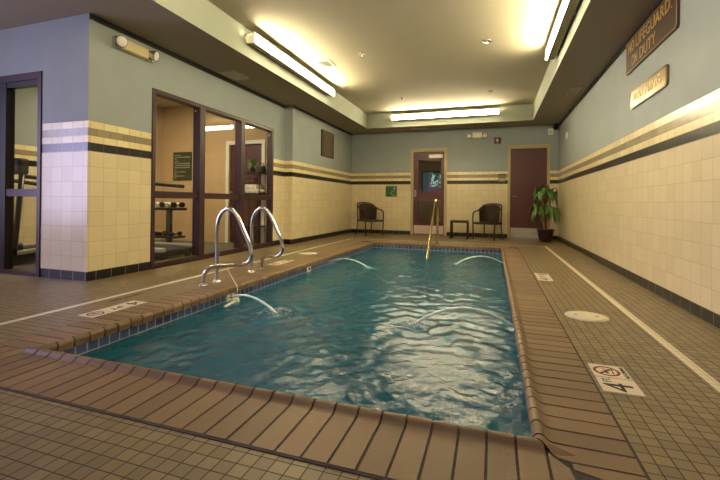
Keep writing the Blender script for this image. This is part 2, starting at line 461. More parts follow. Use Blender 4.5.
# door_2: solid maroon door
t = thing('door_2', None, None, (.795, YB, 0), kind='structure')
casing(t, .33, 1.262, 2.245, YB, .06, M['tan'])
bm = B(); box(bm, .39, 1.202, YB+.02, YB+.065, .01, 2.165); leaf = obj('door_leaf', bm, M['maroon'], t)
bm = B(); box(bm, .405, 1.187, YB+.015, YB+.02, .02, .25); obj('kick_plate', bm, M['kick'], leaf)
bm = B(); lathe(bm, [(.03, 0), (.03, -.012), (.012, -.014), (.012, -.05)], (.45, YB+.019, 1.0), 16, 'y'); tube(bm, [(.45, YB-.03, 1.0), (.52, YB-.036, 1.0), (.56, YB-.034, .995)], .012)
obj('door_handle', bm, M['chrome'], leaf)

# door_3: glazed entry in the wall beside the corner pier
t = thing('door_3', None, None, ((DX0+DX1)/2, YC, 0), kind='structure')
f = .05
bm = B(); box(bm, DX0, DX0+f, YC-.012, YC+.1, 0, 2.175); box(bm, DX1-f, DX1, YC-.012, YC+.1, 0, 2.175); box(bm, DX0+f, DX1-f, YC-.012, YC+.1, 2.1, 2.175); box(bm, DX0+f, DX1-f, YC-.012, YC+.1, 0, .04)
obj('door_frame', bm, M['maroonframe'], t)
bm = B(); box(bm, -5.24, -5.11, YC+.0, YC+.09, .04, 2.1); obj('door_stile', bm, M['darkframe'], t)
bm = B(); box(bm, -5.11, DX1-f, YC+.01, YC+.08, .85, .93); obj('mid_rail', bm, M['maroonframe'], t)
bm = B(); box(bm, -5.11, DX1-f, YC+.005, YC+.075, 2.045, 2.1); obj('closer_track', bm, M['black'], t)
bm = B(); box(bm, DX0+f, -5.24, YC+.02, YC+.07, .85, .93); obj('mid_rail', bm, M['maroonframe'], t)
for a, b_ in ((-5.11, DX1-f), (DX0+f, -5.24)):
    for s0, s1 in ((.04, .85), (.93, 2.1)):
        bm = B(); box(bm, a, b_, YC+.04, YC+.046, s0, s1-(.055 if s1 > 2 and a > -5.2 else 0)); obj('pane', bm, M['glass'], t)

# door_4: white-cased doorway inside the gym
t = thing('door_4', None, None, (-4.56, 6.6, 0), kind='structure')
bm = B(); box(bm, -5.0, -4.93, 6.58, 6.7, .003, 2.0); box(bm, -4.19, -4.12, 6.58, 6.7, .003, 2.0); box(bm, -4.93, -4.19, 6.58, 6.7, 1.93, 2.0); obj('door_frame', bm, M['white'], t)
bm = B(); box(bm, -4.93, -4.19, 6.64, 6.69, .01, 1.93); lf = obj('door_leaf', bm, M['maroon'], t)
bm = B(); lathe(bm, [(.028, 0), (.028, -.01), (.011, -.012), (.011, -.03), (.026, -.04), (.026, -.06), (.01, -.068)], (-4.85, 6.64, 1.0), 14, 'y'); obj('door_handle', bm, M['chrome'], lf)

# ------------------------------------------------------------------ pool
bm = B()
w = .2
box(bm, PX0-w, PX0, PY0-w, PY1+w, PZ-.2, -.012); box(bm, PX1, PX1+w, PY0-w, PY1+w, PZ-.2, -.012)
box(bm, PX0, PX1, PY0-w, PY0, PZ-.2, -.012); box(bm, PX0, PX1, PY1, PY1+w, PZ-.2, -.012); box(bm, PX0, PX1, PY0, PY1, PZ-.2, PZ)
# underwater steps at the far end under the handrail
for k in range(3): box(bm, -1.75, -.35, PY1-.3*(3-k), PY1-.3*(2-k), PZ, PZ+.3*(k+1))
struct('pool_shell', bm, M['pool'])

LAND = [(-1.66, 2.86), (-1.63, 5.3), (-.56, 2.97), (-.53, 6.1)]
bm = B(); nx, ny = 150, 380; rows = []
def wave(x, y):
    z = noise.noise(Vector((x*2.3, y*1.5, .3)))*.008+noise.noise(Vector((x*5.5, y*4.2, 4.1)))*.0075+noise.noise(Vector((x*13, y*11, 9.2)))*.0062
    for lx, ly in LAND:
        d = math.hypot(x-lx, y-ly)
        z += .007*math.sin(d*42)*math.exp(-d*4)+.006*noise.noise(Vector((x*30, y*30, 2)))*math.exp(-(d/.16)**2)
    return z
for j in range(ny+1):
    y = PY0+(PY1-PY0)*j/ny; row = []
    for i in range(nx+1):
        x = PX0+(PX1-PX0)*i/nx
        row.append(bm.verts.new((x, y, ZW+wave(x, y))))
    rows.append(row)
for j in range(ny):
    for i in range(nx):
        bm.faces.new((rows[j][i], rows[j][i+1], rows[j+1][i+1], rows[j+1][i]))
wt = obj('pool_water', bm, M['water'], smooth=True)
if wt.data.polygons[0].normal.z < 0: wt.data.flip_normals()
tag(wt, 'rippled teal water filling the indoor swimming pool', 'water', kind='stuff')

# coping bricks with a raised rolled lip
PROF = [(-.012, -.012), (-.0165, .0), (-.016, .012), (-.011, .022), (-.002, .0285), (.009, .0295), (.019, .025), (.028, .016), (.036, .010), (.05, .007), (.09, .006), (0, .006)]
def coping():
    bm = B(); lay = bm.faces.layers.float.new('brick')
    def brick(P0, along, outw, a0, a1, clip0=None, clip1=None, end=.29, base=None):
        """P0 inner corner; along = unit dir; outw = outward dir; a0..a1 extent; clip = function s->a"""
        g = .0048; val = R.random(); prof = (base or PROF[:-1])+[(end, .006)]
        lo = lambda s: max(a0+g, clip0(s)+g) if clip0 else a0+g
        hi = lambda s: min(a1-g, clip1(s)-g) if clip1 else a1-g
        pts = [(s, z) for s, z in prof if hi(s) > lo(s)+.004]
        if len(pts) < 2: return
        j = (R.random()-.5)*.0016
        jj = 0
        A = []; C = []
        for s, z in pts:
            for L, a in ((A, lo(s)), (C, hi(s))):
                q = P0+along*a+outw*s; L.append(bm.verts.new((q.x, q.y, z+j)))
        n = len(pts); A2 = []; C2 = []
        for s, z in ((pts[-1][0], -.03), (pts[0][0], -.03)):
            for L, a in ((A, lo(s)), (C, hi(s))):
                q = P0+along*a+outw*s; L.append(bm.verts.new((q.x, q.y, min(z, -.014-(0 if s < 0 else .01)))))
        m = len(A)
        for k in range(m):
            f_ = bm.faces.new((A[k], A[(k+1) % m], C[(k+1) % m], C[k])); f_[lay] = val; f_.smooth = k < n-3
        f_ = bm.faces.new([bm.verts.new(v.co) for v in A]); f_[lay] = val; f_ = bm.faces.new([bm.verts.new(v.co) for v in C[::-1]]); f_[lay] = val
    V = Vector
    p = .0937
    FLAT = [(.0, .006), (.012, .0065), (.05, .006)]
    # front run (near camera), passes through at the left, mitred at the right
    n = 34
    for k in range(n):
        a1 = (PX1-PX0)+.3-p*k+.0; a0 = a1-p
        if a0 < -.42: break
        a0 = max(a0, -LE+.006)
        brick(V((PX0, PY0, 0)), V((1, 0, 0)), V((0, -1, 0)), a0, a1, None, lambda s: (PX1-PX0)+s*RE/FE, FE-.007, FLAT if a1 < -.02 else None)
    # right run, mitred at both ends
    Lr = PY1-PY0
    k = 0; a = -.34
    while a < Lr+.3:
        brick(V((PX1, PY0, 0)), V((0, 1, 0)), V((1, 0, 0)), a, a+p, lambda s: -s*FE/RE, lambda s: Lr+s, RE-.007); a += p
    a = 0.0
    while a < Lr+.3:
        brick(V((PX0, PY0+.0, 0)), V((0, 1, 0)), V((-1, 0, 0)), a, a+p, None, lambda s: Lr+s*.92, LE-.007); a += p
    a = -.3
    while a < (PX1-PX0)+.3:
        brick(V((PX0, PY1, 0)), V((1, 0, 0)), V((0, 1, 0)), a, a+p, lambda s: -s, lambda s: (PX1-PX0)+s); a += p
    return bm
o = coping_o = obj('pool_coping', coping(), M['coping']); o['kind'] = 'structure'
bm = B()
ring(bm, PX0-LE-.004, PX1+RE+.004, PY0-FE-.004, PY1+.304, PX0-.004, PX1+.004, PY0-.004, PY1+.004, -.013, .0035)
for P0, al, ou, a0, a1 in ((Vector((PX0, PY0, 0)), Vector((1, 0, 0)), Vector((0, -1, 0)), -.0, PX1-PX0+.01), (Vector((PX1, PY0, 0)), Vector((0, 1, 0)), Vector((1, 0, 0)), -.01, PY1-PY0), (Vector((PX0, PY0, 0)), Vector((0, 1, 0)), Vector((-1, 0, 0)), .02, PY1-PY0), (Vector((PX0, PY1, 0)), Vector((1, 0, 0)), Vector((0, 1, 0)), 0, PX1-PX0)):
    sec = [(max(s+.004, -.012) if s < .009 else s-.003, z-.0045) for s, z in PROF[:8]]+[(.06, .0), (.06, -.02), (-.006, -.02)]
    A = []; C = []
    for s_, z_ in sec:
        for L_, a_ in ((A, a0), (C, a1)):
            q = P0+al*a_+ou*s_; L_.append(bm.verts.new((q.x, q.y, z_)))
    m_ = len(A)
    for k in range(m_): bm.faces.new((A[k], A[(k+1) % m_], C[(k+1) % m_], C[k]))
    bm.faces.new(A); bm.faces.new(C[::-1])
struct('coping_grout', bm, M['grout'])

# ------------------------------------------------------------------ light fixtures
def fixture(label, axis, c, sgn, u0, u1):
    """axis: wall normal axis; c = fascia coordinate; sgn = direction into the recess"""
    mid = (u0+u1)/2
    t = thing('wall_light', label, 'light fixture', (c, mid, 2.845) if axis == 'x' else (mid, c, 2.845), group='linear wall lights of the ceiling recess')
    def P(d, z): return (c+sgn*d, z)
    def pr(poly, a0, a1, mat, name, par=t):
        bm = B(); prism(bm, [P(*q) for q in poly], a0, a1, 'y' if axis == 'x' else 'x'); return obj(name, bm, mat, par)
    # for axis x the prism runs in y with (x,z); for axis y it runs in x with (y,z)
    h = pr([(.03, 2.975), (.03, 2.86), (.05, 2.845), (.138, 2.845), (.138, 2.852), (.052, 2.853), (.037, 2.864), (.037, 2.975)], u0, u1, M['olive'], 'housing')
    pr([(.138, 2.85), (.156, 2.848), (.142, 2.950), (.136, 2.960), (.130, 2.950)], u0+.015, u1-.015, M['lens'], 'lens')
    pr([(.037, 2.966), (.037, 2.972), (.160, 2.972), (.160, 2.966)], u0, u1, M['olive'], 'top_cover')
    pr([(.0, 2.86), (.012, 2.86), (.012, 2.94), (.0, 2.94)], u0+.05, u1-.05, M['olive'], 'mounting_rail')
    for a in (u0-.008, u1):
        pr([(.006, 2.93), (.03, 2.85), (.05, 2.842), (.158, 2.84), (.158, 2.96), (.145, 2.985), (.10, 2.94)], a, a+.008, M['white'], 'end_cap')
    L = u1-u0
    for k in range(3):
        a = u0+L*(.12+.38*k)
        pr([(.0, 2.872), (.04, 2.872), (.04, 2.886), (.0, 2.886)], a-.02, a+.02, M['white'], 'bracket')
    for k in range(2):
        a0 = u0+.03+k*L/2; a1 = a0+L/2-.06
        bm = B(); d = c+sgn*.095
        pts = [(d, a0, 2.90), (d, a1, 2.90)] if axis == 'x' else [(a0, d, 2.90), (a1, d, 2.90)]
        tube(bm, pts, .014, 10); obj('fluorescent_tube', bm, M['tubeglow'], t)
    return t
fixture('long white wall light on the left side of the ceiling recess', 'x', RX0, 1, 4.36, 7.03)
fixture('long wall light on the right side of the ceiling recess, seen along its underside', 'x', RX1, -1, 3.45, 6.10)
fixture('long white wall light at the far end of the ceiling recess above the doors', 'y', RY1, -1, -2.37, .11)
fixture('long wall light at the near end of the ceiling recess, overhead and behind the view', 'y', RY0, 1, -2.37, .11)

def area(name, loc, rot, sx, sy, col, e):
    ld = bpy.data.lights.new(name, 'AREA'); ld.shape = 'RECTANGLE'; ld.size = sx; ld.size_y = sy; ld.color = col; ld.energy = e
    lo = bpy.data.objects.new(name, ld); COL.objects.link(lo); lo.location = loc; lo.rotation_euler = rot; return lo
area('window_daylight', (XA-.35, -.4, 1.45), (0, -PI/2, 0), 1.95, 3.9, (.60, .55, 1.0), 165)
# gym ceiling light
t = thing('ceiling_light', 'square lit ceiling panel in the gym behind the window', 'ceiling light', (-5.3, 4.9, 2.72))
bm = B(); ring(bm, -5.6, -5.0, 4.6, 5.2, -5.57, -5.03, 4.63, 5.17, 2.74, 2.78); obj('frame', bm, M['white'], t)
bm = B(); box(bm, -5.57, -5.03, 4.63, 5.17, 2.755, 2.765); obj('diffuser', bm, emit('gym_diffuser', (255, 220, 170), 1), t)
gl = area('gym_lamp', (-5.3, 4.9, 2.735), (0, 0, 0), .5, .5, (1, .84, .6), 34)
gl.parent = t; gl.location = (0, 0, .015)

# ------------------------------------------------------------------ rails
def flange(par, x, y, z=0.0):
    bm = B(); lathe(bm, [(.046, z), (.047, z+.006), (.034, z+.014), (.026, z+.022), (.022, z+.022)], (x, y, 0), 24); obj('flange', bm, M['chrome'], par)
def rail(label, y, dy):
    t = thing('grab_rail', label, 'grab rail', (-2.64, y, 0), group='steel grab rails at the left pool edge')
    x = -2.655
    pts = [(x, y, .0), (x, y, .25), (x, y, .52), (x+.015, y, .63), (x+.06, y, .71), (x+.13, y, .745), (x+.205, y, .715), (x+.26, y, .64), (x+.32, y, .52), (x+.385, y, .39), (x+.405, y, .29), (x+.375, y, .225), (x+.30, y+dy*.06, .195), (x+.2, y+dy*.3, .19), (x+.10, y+dy*.7, .185), (x+.03, y+dy*.95, .15), (x+.0, y+dy, .07), (x-.005, y+dy, .0)]
    bm = B(); tube(bm, smooth_path(pts, 7), .0205, 16); obj('rail_tube', bm, M['chrome'], t)
    flange(t, x, y); flange(t, x-.005, y+dy)
rail('chrome looped grab rail at left pool edge, the one nearer the corner pier', 3.37, -.19)
rail('chrome looped grab rail at left pool edge, the farther of the pair', 3.98, .22)
t = thing('handrail', 'single brassy steel handrail dipping into water at the far pool end', 'handrail', (-1.04, 7.95, 0.006))
bm = B(); tube(bm, smooth_path([(-1.04, 7.96, .006), (-1.04, 7.97, .4), (-1.04, 7.97, .7), (-1.04, 7.93, .82), (-1.04, 7.82, .885), (-1.04, 7.68, .88), (-1.04, 7.55, .80), (-1.04, 7.25, .5), (-1.04, 6.85, .08), (-1.04, 6.62, -.16), (-1.04, 6.5, -.32), (-1.04, 6.46, -.6), (-1.04, 6.46, -1.195)], 7), .022, 14)
obj('rail_tube', bm, M['brass'], t); flange(t, -1.04, 7.96, .006)

# ------------------------------------------------------------------ chairs and table
def chair(label, loc, rz):
    t = thing('wicker_armchair', label, 'chair', loc, rz, 'wicker armchairs by the back wall')
    # local: front is -y
    fr = smooth_path([(-.255, -.24, 0), (-.262, -.245, .3), (-.265, -.245, .54), (-.262, -.22, .61), (-.262, -.14, .64), (-.262, 0, .665), (-.255, .12, .72), (-.215, .225, .785), (-.12, .285, .815), (0, .30, .82), (.12, .285, .815), (.215, .225, .785), (.255, .12, .72), (.262, 0, .665), (.262, -.14, .64), (.262, -.22, .61), (.265, -.245, .54), (.262, -.245, .3), (.255, -.24, 0)], 5)
    bm = B(); tube(bm, fr[12:-12], .0165, 10); obj('arm_rail', bm, M['chairframe'], t, True)
    for seg in (fr[:13], fr[-13:]):
        bm = B(); tube(bm, seg, .0165, 10); obj('leg', bm, M['chairframe'], t, True)
    for s in (-1, 1):
        bm = B(); tube(bm, smooth_path([(s*.235, .27, 0), (s*.215, .235, .2), (s*.21, .22, .4), (s*.215, .225, .78)], 4), .0155, 10); obj('leg', bm, M['chairframe'], t, True)
    bm = B(); box(bm, -.25, .25, -.25, .2, .345, .395, .02, 3); obj('seat', bm, M['wicker'], t, True, True)
    bm = B(); N = 20
    def ptop(a):   # a from -1..1 round the back
        th = a*1.5; return (.25*math.sin(th)/math.sin(1.5), .29*math.cos(th)+.0, .80-.11*abs(a)**2.2)
    g = []
    for i in range(N+1):
        a = -1+2*i/N; x, y, zt = ptop(a); col = []
        for j in range(7):
            q = j/6; z = .36+(zt-.36)*q; k = .93+.07*q
            col.append((x*k, y*k, z))
        g.append(col)
    O = [[bm.verts.new(c) for c in col] for col in g]
    I = [[bm.verts.new((c[0]*.93, c[1]*.93-.004, c[2])) for c in col] for col in g]
    for i in range(N):
        for j in range(6):
            bm.faces.new((O[i][j], O[i+1][j], O[i+1][j+1], O[i][j+1])); bm.faces.new((I[i][j], I[i][j+1], I[i+1][j+1], I[i+1][j]))
        bm.faces.new((O[i][6], O[i+1][6], I[i+1][6], I[i][6])); bm.faces.new((O[i][0], I[i][0], I[i+1][0], O[i+1][0]))
    for i in (0, N):
        for j in range(6): bm.faces.new((O[i][j], O[i][j+1], I[i][j+1], I[i][j]))
    obj('backrest', bm, M['wicker'], t, True, True)
    return t
def face(dx, dy): return math.atan2(dx, -dy)      # local -y turned to (dx,dy)
c0 = chair('dark wicker armchair in the left back corner under the green sign', (-2.97, 9.62, 0), face(.76, -.65))
dup(c0, (-.10, 9.74, 0), face(-.42, -.90), 'dark wicker armchair between the small table and the solid maroon door')
t = thing('side_table', 'small dark side table beside the right wicker armchair', 'table', (-.745, 9.66, 0))
bm = B(); box(-0 or bm, -.945, -.545, 9.46, 9.86, .40, .425, .008); obj('tabletop', bm, M['wicker'], t)
bm = B(); ring(bm, -.95, -.54, 9.455, 9.865, -.925, -.565, 9.48, 9.84, .375, .40); obj('apron', bm, M['chairframe'], t)
for x in (-.93, -.56):
    for y in (9.475, 9.845):
        bm = B(); tube(bm, [(x, y, 0), (x, y, .376)], .018, 10); obj('leg', bm, M['chairframe'], t)

# ------------------------------------------------------------------ plants
def leaf(bm, base, az, L, rise, droop, w, fold=.25):
    d = Vector((math.cos(az), math.sin(az), 0)); side = Vector((-math.sin(az), math.cos(az), 0)); n = 7; prev = None
    for k in range(n+1):
        q = k/n; p = base+d*(L*q*(1-.25*q*q))+Vector((0, 0, rise*q*2.2-(rise*1.2+droop)*q*q*1.4))
        ww = w*math.sin(PI*min(1, .08+.92*q))**.8*(1 if q < .99 else .05)
        cur = (bm.verts.new(p-side*ww+Vector((0, 0, ww*fold))), bm.verts.new(p), bm.verts.new(p+side*ww+Vector((0, 0, ww*fold))))
        if prev:
            for i in (0, 1):
                f_ = bm.faces.new((prev[i], prev[i+1], cur[i+1], cur[i])); f_.smooth = True
        prev = cur
t = thing('potted_plant', 'leafy potted plant with drooping green leaves by the solid maroon door', 'plant', (1.10, 9.60, 0))
bm = B(); lathe(bm, [(.10, 0), (.115, .01), (.15, .12), (.165, .24), (.178, .25), (.178, .28), (.155, .28), (.15, .235), (.02, .235)], (1.10, 9.60, 0), 28); obj('pot', bm, M['pot'], t)
bm = B(); lathe(bm, [(.15, .236), (.13, .245), (.01, .25)], (1.10, 9.60, 0), 20); obj('soil', bm, M['soil'], t)
canes = [((1.07, 9.58), (1.0, 9.54, 1.12)), ((1.13, 9.62), (1.2, 9.62, 1.1)), ((1.08, 9.63), (.95, 9.56, .72)), ((1.15, 9.57), (1.22, 9.50, .72))]
fb = B()
for (bx_, by_), top in canes:
    bm = B(); tube(bm, smooth_path([(bx_, by_, .24), ((bx_+top[0])/2+.01, (by_+top[1])/2, .24+(top[2]-.24)*.55), top], 5), .014, 8); obj('stem', bm, M['cane'], t)
    for k in range(28):
        az = k*2.4+R.random()*.5; base = Vector(top)-Vector((0, 0, R.random()*.12))
        L = R.uniform(.19, .30)
        if base.x+math.cos(az)*L > 1.42: L = max(.05, (1.42-base.x)/max(.2, math.cos(az))*.95)
        leaf(fb, base, az, L, R.uniform(.06, .26), R.uniform(.06, .24), R.uniform(.032, .05))
obj('foliage', fb, M['leaf'], t)

# ------------------------------------------------------------------ wall and ceiling fittings
# emergency lights
def lamp_head(bm, c, d, r=.05):
    c = Vector(c); d = Vector(d).normalized()
    tube(bm, [c-d*.05, c-d*.04, c-d*.01, c+d*.03, c+d*.04], r, 16, rr=[r*.3, r*.55, r*.9, r, r])
t = thing('emergency_light', 'cream emergency light with two lamp heads above the gym window', 'emergency light', (XN, 3.4, 2.45))
bm = B(); box(bm, XN-.004, XN+.075, 3.25, 3.58, 2.455, 2.565, .012); obj('housing', bm, M['cream'], t)
for y, dy in ((3.20, -.5), (3.62, .4)):
    bm = B(); box(bm, XN+.012, XN+.06, y-.045, y+.045, 2.445, 2.565, .012); lamp_head(bm, (XN+.09, y, 2.51), (1, dy, -.3), .058); lh = obj('lamp_head', bm, M['chrome'], t)
    dv = Vector((1, dy, -.3)).normalized(); cc = Vector((XN+.09, y, 2.51)); bm = B(); tube(bm, [cc+dv*.04, cc+dv*.046, cc+dv*.052], .05, 16, rr=[.054, .045, .02]); obj('lamp_lens', bm, M['white'], lh)
    bm = B(); tube(bm, [(XN+.05, y+(.03 if y < 3.3 else -.03), 2.50), (XN+.05, 3.28 if y < 3.3 else 3.55, 2.50)], .014, 8); obj('neck', bm, M['white'], t)
t = thing('emergency_light', 'white emergency light with two round lamps high between the back doors', 'emergency light', (-.39, YB, 2.44))
bm = B(); box(bm, -.50, -.28, YB-.07, YB+.004, 2.45, 2.585, .012); obj('housing', bm, M['white'], t)
for x, s in ((-.565, -1), (-.215, 1)):
    bm = B(); lamp_head(bm, (x, YB-.075, 2.50), (s*.3, -1, -.2), .06); lh = obj('lamp_head', bm, M['chrome'], t)
    dv = Vector((s*.3, -1, -.2)).normalized(); cc = Vector((x, YB-.075, 2.5)); bm = B(); tube(bm, [cc+dv*.04, cc+dv*.046, cc+dv*.052], .05, 16, rr=[.055, .045, .02]); obj('lamp_lens', bm, M['white'], lh)
    bm = B(); tube(bm, [(x, YB-.035, 2.50), (x-s*.08, YB-.035, 2.50)], .014, 8); obj('neck', bm, M['white'], t)
t = thing('fire_alarm', 'small dark red fire alarm with white strobe beside the back emergency light', 'alarm', (.085, YB, 2.30))
bm = B(); box(bm, .02, .15, YB-.04, YB+.004, 2.30, 2.44, .01); obj('housing', bm, M['red'], t)
bm = B(); box(bm, .055, .115, YB-.065, YB-.04, 2.345, 2.40, .01); obj('strobe', bm, M['white'], t)
t = thing('wall_dispenser', 'small tan and brown box on the tile stripes beside the solid door', 'box', (.20, YB, 1.36))
bm = B(); box(bm, .115, .285, YB-.08, YB, 1.36, 1.52, .012); obj('body', bm, M['olive'], t)
bm = B(); box(bm, .105, .295, YB-.09, YB, 1.52, 1.55, .01); obj('lid', bm, M['brownsign'], t)
bm = B(); box(bm, .13, .27, YB-.086, YB-.08, 1.385, 1.44); obj('label_plate', bm, M['tan'], t)
t = thing('wall_speaker', 'small white box fixed high above the solid maroon door', 'device', (1.265, YB, 2.46))
bm = B(); box(bm, 1.21, 1.32, YB-.07, YB, 2.46, 2.60, .012); obj('housing', bm, M['white'], t)
bm = B(); box(bm, 1.225, 1.305, YB-.074, YB-.069, 2.475, 2.56); obj('grille', bm, M['silver'], t)
t = thing('security_camera', 'round black camera on the ceiling in the right back corner', 'camera', (1.37, YB-.06, 2.56))
bm = B(); lathe(bm, [(.05, 2.695), (.052, 2.675), (.03, 2.665), (.02, 2.66)], (1.37, YB-.07, 0), 16); obj('mount', bm, M['black'], t)
bm = B(); lathe(bm, [(.02, 2.668), (.05, 2.65), (.062, 2.62), (.055, 2.585), (.03, 2.565), (.005, 2.56)], (1.37, YB-.07, 0), 18); obj('dome', bm, M['black'], t)
t = thing('wall_sensor', 'small white sensor high on the right wall near the back corner', 'sensor', (XR, 9.1, 2.17))
bm = B(); box(bm, XR-.035, XR, 9.03, 9.17, 2.18, 2.31, .012); obj('housing', bm, M['white'], t)
bm = B(); lathe(bm, [(.025, -.034), (.02, -.045), (.005, -.05)], (XR, 9.1, 2.235), 12, 'x'); obj('sensor_eye', bm, M['cream'], t)

# signs
def rounded(u0, u1, v0, v1, r, n=5):
    o_ = []
    for cx, cy, a in ((u1-r, v1-r, 0), (u0+r, v1-r, PI/2), (u0+r, v0+r, PI), (u1-r, v0+r, 1.5*PI)):
        for k in range(n+1): o_.append((cx+r*math.cos(a+PI/2*k/n), cy+r*math.sin(a+PI/2*k/n)))
    return o_
def board(name, label, axis, c, d, u0, u1, v0, v1, mat, r=.03, edge=None, ew=.012):
    loc = (c, (u0+u1)/2, v0) if axis == 'x' else ((u0+u1)/2, c, v0)
    t = thing(name, label, 'sign', loc)
    bm = B(); prism(bm, rounded(u0, u1, v0, v1, r), c, c+d, axis); obj('board', bm, mat, t)
    if edge:
        bm = B(); P = [(c+d, u, v) if axis == 'x' else (u, c+d, v) for u, v in rounded(u0+ew, u1-ew, v0+ew, v1-ew, r)]
        tube(bm, P, .0035, 6, closed=True); obj('border', bm, edge, t)
    return t
ax, ay = (0, -1, 0), (0, 0, 1)
t = board('wall_sign', 'dark brown sign with gold letters reading no lifeguard on duty', 'x', XR, -.02, 3.93, 5.27, 2.295, 2.655, M['brownsign'], .03, M['gold'], .014)
for wd, yc, zc, ww in (('NO', 5.075, 2.555, .19), ('LIFEGUARD.', 4.475, 2.555, .89), ('ON', 4.965, 2.39, .17), ('DUTY', 4.60, 2.39, .42)):
    text('lettering', wd, .165, M['gold'], t, (XR-.021, yc, zc), ax, ay, .004, 1.05, width=ww)
t = board('wall_sign', 'bronze sign reading warning, below the dark brown lifeguard sign', 'x', XR, -.02, 4.13, 5.11, 1.875, 2.065, M['bronze'], .04, M['brownsign'], .012)
text('lettering', 'WARNING', .14, M['goldd'], t, (XR-.021, 4.64, 1.97), ax, ay, .0025, 1.1, width=.76)
t = board('wall_plaque', 'dark brown rectangular plaque high on the left wall by the back corner', 'x', XL, .025, 8.22, 8.93, 1.87, 2.47, M['brownsign'], .01, M['olive'], .02)
for k in range(9):
    z = 2.40-k*.058
    bm = B(); box(bm, XL+.025, XL+.027, 8.30+.02*(k % 3), 8.85-.05*(k % 2), z-.012, z+.004); o = obj('text_line', bm, M['olive'], t)
t = board('wall_sign', 'small green safety sign on back wall tiles above the left armchair', 'y', YB, -.012, -2.72, -2.42, .985, 1.265, M['greensign'], .01)
bm = B(); box(bm, -2.50, -2.47, YB-.015, YB-.012, 1.16, 1.23); lathe(bm, [(.022, 0), (.022, -.003)], (-2.485, YB-.012, 1.245-.03), 10, 'y'); box(bm, -2.58, -2.55, YB-.015, YB-.012, 1.06, 1.10); box(bm, -2.56, -2.46, YB-.015, YB-.012, 1.02, 1.035); box(bm, -2.56, -2.47, YB-.015, YB-.012, 1.12, 1.128)
obj('pictogram', bm, M['pale'], t)
t = board('wall_sign', 'dark rules sign with pale lines of text on the peach gym wall', 'y', 6.6, -.015, -6.30, -5.83, 1.24, 1.82, M['signdark'], .015, M['brownsign'], .01)
rr_ = random.Random(3)
for k in range(12):
    z = 1.765-k*.043
    bm = B(); a = -6.26; 
    while a < -5.88:
        w_ = rr_.uniform(.02, .07); box(bm, a, min(a+w_, -5.87), 6.582, 6.585, z-.014, z); a += w_+.012
        if rr_.random() < .08: break
    obj('text_line', bm, M['pale'], t)

# vents
def vent(label, x0, x1, y0, y1, z, nsl=6):
    t = thing('ceiling_vent', label, 'vent', ((x0+x1)/2, (y0+y1)/2, z-.014), group=None)
    bm = B(); ring(bm, x0, x1, y0, y1, x0+.025, x1-.025, y0+.025, y1-.025, z-.012, z); obj('frame', bm, M['ventgrey'], t)
    bm = B(); box(bm, x0+.02, x1-.02, y0+.02, y1-.02, z-.002, z); obj('backing', bm, M['ink'], t)
    for k in range(nsl):
        x = x0+.03+(x1-x0-.06)*(k+.5)/nsl
        bm = B(); prism(bm, [(x-.012, z-.012), (x-.008, z-.013), (x+.012, z-.002), (x+.008, z-.001)], y0+.025, y1-.025, 'y'); obj('slat', bm, M['ventgrey'], t)
vent('white slatted vent in the left soffit above the gym window', -3.80, -3.52, 4.80, 5.18, ZS)
vent('white slatted vent in the right soffit above the tiled wall', 1.13, 1.31, 7.1, 7.48, ZS)
vent('white square vent in the recessed ceiling beside the left wall light', -2.74, -2.46, 5.72, 6.03, ZT)
vent('slatted vent in the far soffit above the glazed back door', -2.0, -1.55, 9.85, 10.0, ZS, 8)
# sprinklers
def sprinkler(label, x, y, m1, m2, r):
    t = thing('sprinkler', label, 'sprinkler', (x, y, ZT-.05), group='ceiling sprinklers')
    bm = B(); lathe(bm, [(r, ZT), (r, ZT-.005), (r*.7, ZT-.012), (r*.35, ZT-.013)], (x, y, 0), 20); obj('escutcheon', bm, m1, t)
    bm = B(); lathe(bm, [(.012, ZT-.012), (.012, ZT-.03), (.006, ZT-.034), (.006, ZT-.045), (.02, ZT-.046), (.02, ZT-.05)], (x, y, 0), 14); obj('head', bm, m2, t)
sprinkler('ceiling sprinkler near the left wall light, left of the pair', -1.89, 5.67, M['chrome'], M['chrome'], .04)
sprinkler('larger ceiling sprinkler right of centre in the recessed ceiling', -.10, 5.72, M['chrome'], M['chrome'], .065)
sprinkler('small dark sprinkler above the left half of the far wall light', -1.86, 8.3, M['black'], M['black'], .03)
sprinkler('dark sprinkler above the right half of the far wall light', -.07, 8.28, M['black'], M['black'], .045)

# ------------------------------------------------------------------ deck fittings
def lid(label, x, y, r=.135):
    t = thing('floor_drain', label, 'drain', (x, y, 0))
    bm = B(); lathe(bm, [(r+.008, -.002), (r+.008, .002), (r, .004), (r-.01, .003)], (x, y, 0), 36); obj('rim', bm, M['silver'], t)
    bm = B(); lathe(bm, [(r-.01, .0), (r-.01, .0055), (r-.03, .007), (r-.034, .005), (r-.04, .007), (.02, .0075)], (x, y, 0), 36); obj('cover', bm, M['lid'], t)
    for s in (-1, 1):
        bm = B(); lathe(bm, [(.012, .0068), (.012, .0082)], (x+s*.07, y, 0), 10); obj('finger_hole', bm, M['steel'], t)
lid('round white lid in the deck right of the pool', .66, 3.31)
lid('round white lid in the deck left of the pool beyond the rails', -2.79, 5.76)

